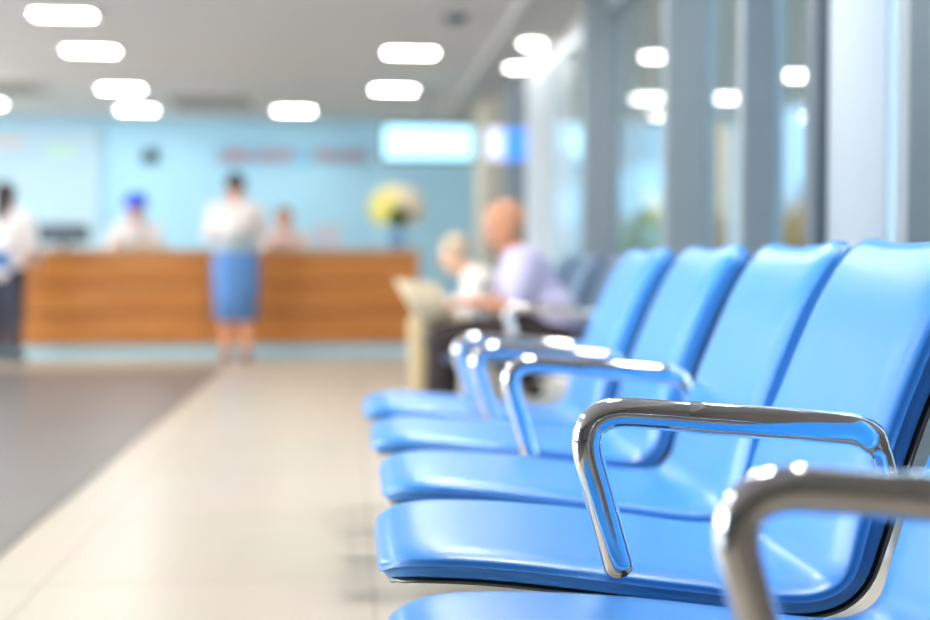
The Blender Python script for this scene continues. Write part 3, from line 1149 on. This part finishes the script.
    if hair:
        m_, kind = hair
        cs = [(P(0, -0.022, 0.042), (0.086 * hk, 0.098 * hk, 0.090 * hk), rot)]
        if kind == 'bun':
            cs += [(P(0, -0.09, 0.09), (0.045, 0.045, 0.042), rot)]
        if kind == 'long':
            cs += [(P(0, -0.05, 0.0), 0.08 * hk, P(0, -0.075, -0.16), 0.055), (P(0, -0.075, -0.16), 0.055, P(0, -0.08, -0.25), 0.03)]
        if kind == 'fringe':
            cs = [(P(0, -0.030, 0.015), (0.084 * hk, 0.088 * hk, 0.075 * hk), rot)]
        obj('hair', caps_mesh(cs, 0.009, 1), m_, t)
    if hat:
        bm = bmesh.new()
        lathe(bm, [(0.104, -0.01), (0.122, 0.03), (0.122, 0.075), (0.08, 0.115), (0.01, 0.125)], n=32)
        bm.transform(Matrix.Translation(P(0, -0.015, 0.045)) @ rot)
        hh = bm_obj('cap', bm, hat, t, True)
        bm = bmesh.new()
        bmesh.ops.create_uvsphere(bm, u_segments=20, v_segments=8, radius=1, matrix=Matrix.Translation(P(0, 0.10, 0.05)) @ rot @ Matrix.Diagonal((0.075, 0.065, 0.008, 1)))
        bm_obj('brim', bm, hat, hh, True)
    return t


def standing(h=1.62, arms=None, stride=0.05, lean=0.0, arm_f=0.2):
    k = h / 1.62
    J = dict(pelvis=(0, 0, 0.88), chest=(0.02 + lean, 0, 1.19), neck=(0.02 + lean, 0, 1.37), head=(0.045 + lean * 1.1, 0, 1.50))
    for s, sd in ((1, 'l'), (-1, 'r')):
        J['hip_' + sd] = (0, 0.085 * s, 0.83)
        J['knee_' + sd] = (0.02 + stride * s * 0.4, 0.085 * s, 0.45)
        J['ankle_' + sd] = (-0.01 + stride * s, 0.085 * s, 0.085)
        J['toe_' + sd] = (0.135 + stride * s, 0.10 * s, 0.032)
        J['shoulder_' + sd] = (0.01 + lean, 0.175 * s, 1.31)
        J['elbow_' + sd] = (0.0 + lean + arm_f * 0.3, 0.215 * s, 1.06)
        J['wrist_' + sd] = (0.04 + lean + arm_f, 0.19 * s, 0.90 + 0.12 * arm_f)
    if arms:
        J.update(arms)
    return {a: tuple(c * k for c in b) for a, b in J.items()}


# bare-legged customer in the middle of the counter, her back to us
person('customer with dark tied hair in pale top and denim skirt at the counter middle', standing(1.66, stride=0.03, arms=dict(
    elbow_l=(0.12, 0.235, 1.10), wrist_l=(0.33, 0.17, 1.08), elbow_r=(0.12, -0.235, 1.10), wrist_r=(0.33, -0.17, 1.08))),
    M['skin'], (1, 0, -0.15), (-1.01, 11.08, 0.0), R(90), top=M['white_cloth'], belt=M['grey_cloth'], belt_h=(0.06, 0.20, 0.130), skirt=(M['denim'], 0.36, 0.98),
    shoes=M['shoe_brown'], hair=(M['hair_dark'], 'bun'), sleeves='long', hand_dirs={'l': (1, 0, 0.0), 'r': (1, 0, 0.0)}, curl=0.3)
# customer cut by the left edge
person('customer with long dark hair in white top and dark skirt at the left edge', standing(1.56, stride=0.02, arms=dict(
    elbow_l=(0.10, 0.235, 1.10), wrist_l=(0.33, 0.17, 1.09))),
    M['skin'], (1, 0, -0.1), (-2.98, 11.0, 0.0), R(80), top=M['white_cloth'], belt=M['denim_dark'], bottom=M['charcoal'],
    shoes=M['charcoal'], hair=(M['hair_dark'], 'long'), sleeves='long', hand_dirs={'l': (1, 0, 0)}, curl=0.3)
# staff behind the counter
person('counter worker in white shirt wearing a bright blue cap', standing(1.52, arm_f=0.2, arms=dict(
    elbow_l=(0.10, 0.26, 1.10), wrist_l=(0.30, 0.15, 1.12), elbow_r=(0.10, -0.26, 1.10), wrist_r=(0.30, -0.15, 1.12))),
    M['skin'], (1, 0, -0.2), (-2.17, 12.85, 0.0), R(-90), top=M['white_cloth'], bottom=M['charcoal'], shoes=M['charcoal'],
    hat=M['cap_blue'], hair=(M['hair_dark'], 'fringe'), sleeves='long', hand_dirs={'l': (1, 0, 0), 'r': (1, 0, 0)}, hk=1.05, curl=0.4)


def sitting(seat=0.46, lean=0.0, head_f=0.06, knee=0.42, foot=0.40, hips=0.0, hgt=1.0, hands=((0.30, 0.12, 0.25), (0.30, -0.12, 0.25)), drop=0.0):
    z = seat + 0.10
    J = dict(pelvis=(0, 0, z), chest=(0.03 + lean, 0, z + 0.31 * hgt - drop * .5), neck=(0.05 + lean * 1.35, 0, z + 0.49 * hgt - drop), head=(0.08 + lean * 1.35 + head_f, 0, z + 0.61 * hgt - drop))
    for i, (s, sd) in enumerate(((1, 'l'), (-1, 'r'))):
        J['hip_' + sd] = (0.03, 0.09 * s, z - 0.005)
        J['knee_' + sd] = (knee + 0.02 * s, 0.11 * s, seat + 0.06)
        J['ankle_' + sd] = (foot + 0.03 * s, 0.11 * s, 0.085)
        J['toe_' + sd] = (foot + 0.15 + 0.03 * s, 0.12 * s, 0.032)
        J['shoulder_' + sd] = (0.03 + lean * 1.2, 0.175 * s, z + 0.43 * hgt - drop)
        hx, hy, hz = hands[i]
        wv = Vector((hx, hy, z + hz))
        sv = Vector(J['shoulder_' + sd])
        el = sv.lerp(wv, 0.5) + Vector((-0.06, 0.05 * s, -0.11))
        J['elbow_' + sd] = tuple(el)
        J['wrist_' + sd] = tuple(wv)
    return J


person('seated reddish-haired worker in pale pink top behind the counter', sitting(0.60, 0.06, knee=0.40, foot=0.3, hands=((0.32, 0.12, 0.36), (0.32, -0.12, 0.36))),
       M['skin'], (1, 0, -0.1), (-0.67, 12.95, 0), R(-90), top=mat('pale_pink_cloth', S(240, 214, 208), 0.8, noise=0.04), bottom=M['charcoal'], shoes=M['charcoal'],
       hair=(M['hair_brown'], 'bun'), sleeves='long')
# stool under the seated worker
t = thing('stool', 'round stool under the seated worker behind the counter', 'stool', (-0.67, 12.97, 0))
bm = bmesh.new()
lathe(bm, [(0.16, 0.52), (0.185, 0.535), (0.185, 0.56), (0.16, 0.575)])
bm_obj('seat', bm, M['charcoal'], t, True)
bm = bmesh.new()
lathe(bm, [(0.025, 0.02), (0.025, 0.52)])
bm_obj('post', bm, M['chrome'], t, True)
bm = bmesh.new()
lathe(bm, [(0.2, 0.0), (0.2, 0.012), (0.04, 0.03)])
bm_obj('base', bm, M['chrome'], t, True)

# bald man in lavender, facing left
person('bald person in lavender shirt and dark trousers sitting on far row holding papers',
       sitting(0.44, 0.12, head_f=0.01, knee=0.55, foot=0.58, hands=((0.42, 0.10, 0.14), (0.42, -0.12, 0.14)), hgt=0.94, drop=0.06), M['skin2'], (1, 0, -0.45),
       (1.02, 6.05, 0), R(180), top=M['lavender'], bottom=M['dark_trouser'], shoes=M['dark_trouser'], sleeves='short', hk=1.12, build=1.12, curl=0.9)
# stooped person behind
person('stooped seated person in cream clothes behind the person in lavender',
       sitting(0.44, 0.16, head_f=0.06, knee=0.56, foot=0.55, hands=((0.46, 0.10, 0.10), (0.46, -0.12, 0.10)), hgt=0.86, drop=0.14), M['skin3'], (1, 0, -0.4),
       (1.00, 7.55, 0), R(180), top=mat('cream_cloth', S(232, 222, 214), 0.8, noise=0.05), bottom=M['beige_cloth'], shoes=M['shoe_pale'], sleeves='long',
       hair=(M['hair_grey'], 'short'), hk=0.98, curl=0.7)

# newspaper held over the knees
t = thing('newspaper', 'open cream newspaper held by the person in lavender', 'newspaper', (0.45, 6.07, 0.64), R(0))
for s in (-1, 1):
    bm = bmesh.new()
    n = 10
    g1, g2 = [], []
    for i in range(n + 1):
        u = i / n
        y = s * u * 0.22
        dx = 0.035 * math.sin(u * math.pi * 0.9)
        for lst, off in ((g1, 0.0), (g2, 0.004)):
            lst.append((bm.verts.new((0.08 - dx - 0.16 * u + off, y, -0.10 + 0.01 * u)), bm.verts.new((-0.02 - dx * 0.6 - 0.20 * u + off, y, 0.14 + 0.015 * u))))
    for i in range(n):
        bm.faces.new((g1[i][0], g1[i + 1][0], g1[i + 1][1], g1[i][1]))
        bm.faces.new((g2[i][0], g2[i][1], g2[i + 1][1], g2[i + 1][0]))
        bm.faces.new((g1[i][0], g2[i][0], g2[i + 1][0], g1[i + 1][0]))
        bm.faces.new((g1[i][1], g1[i + 1][1], g2[i + 1][1], g2[i][1]))
    bm.faces.new((g1[n][0], g2[n][0], g2[n][1], g1[n][1]))
    bm_obj('page', bm, M['newsprint'], t, True)
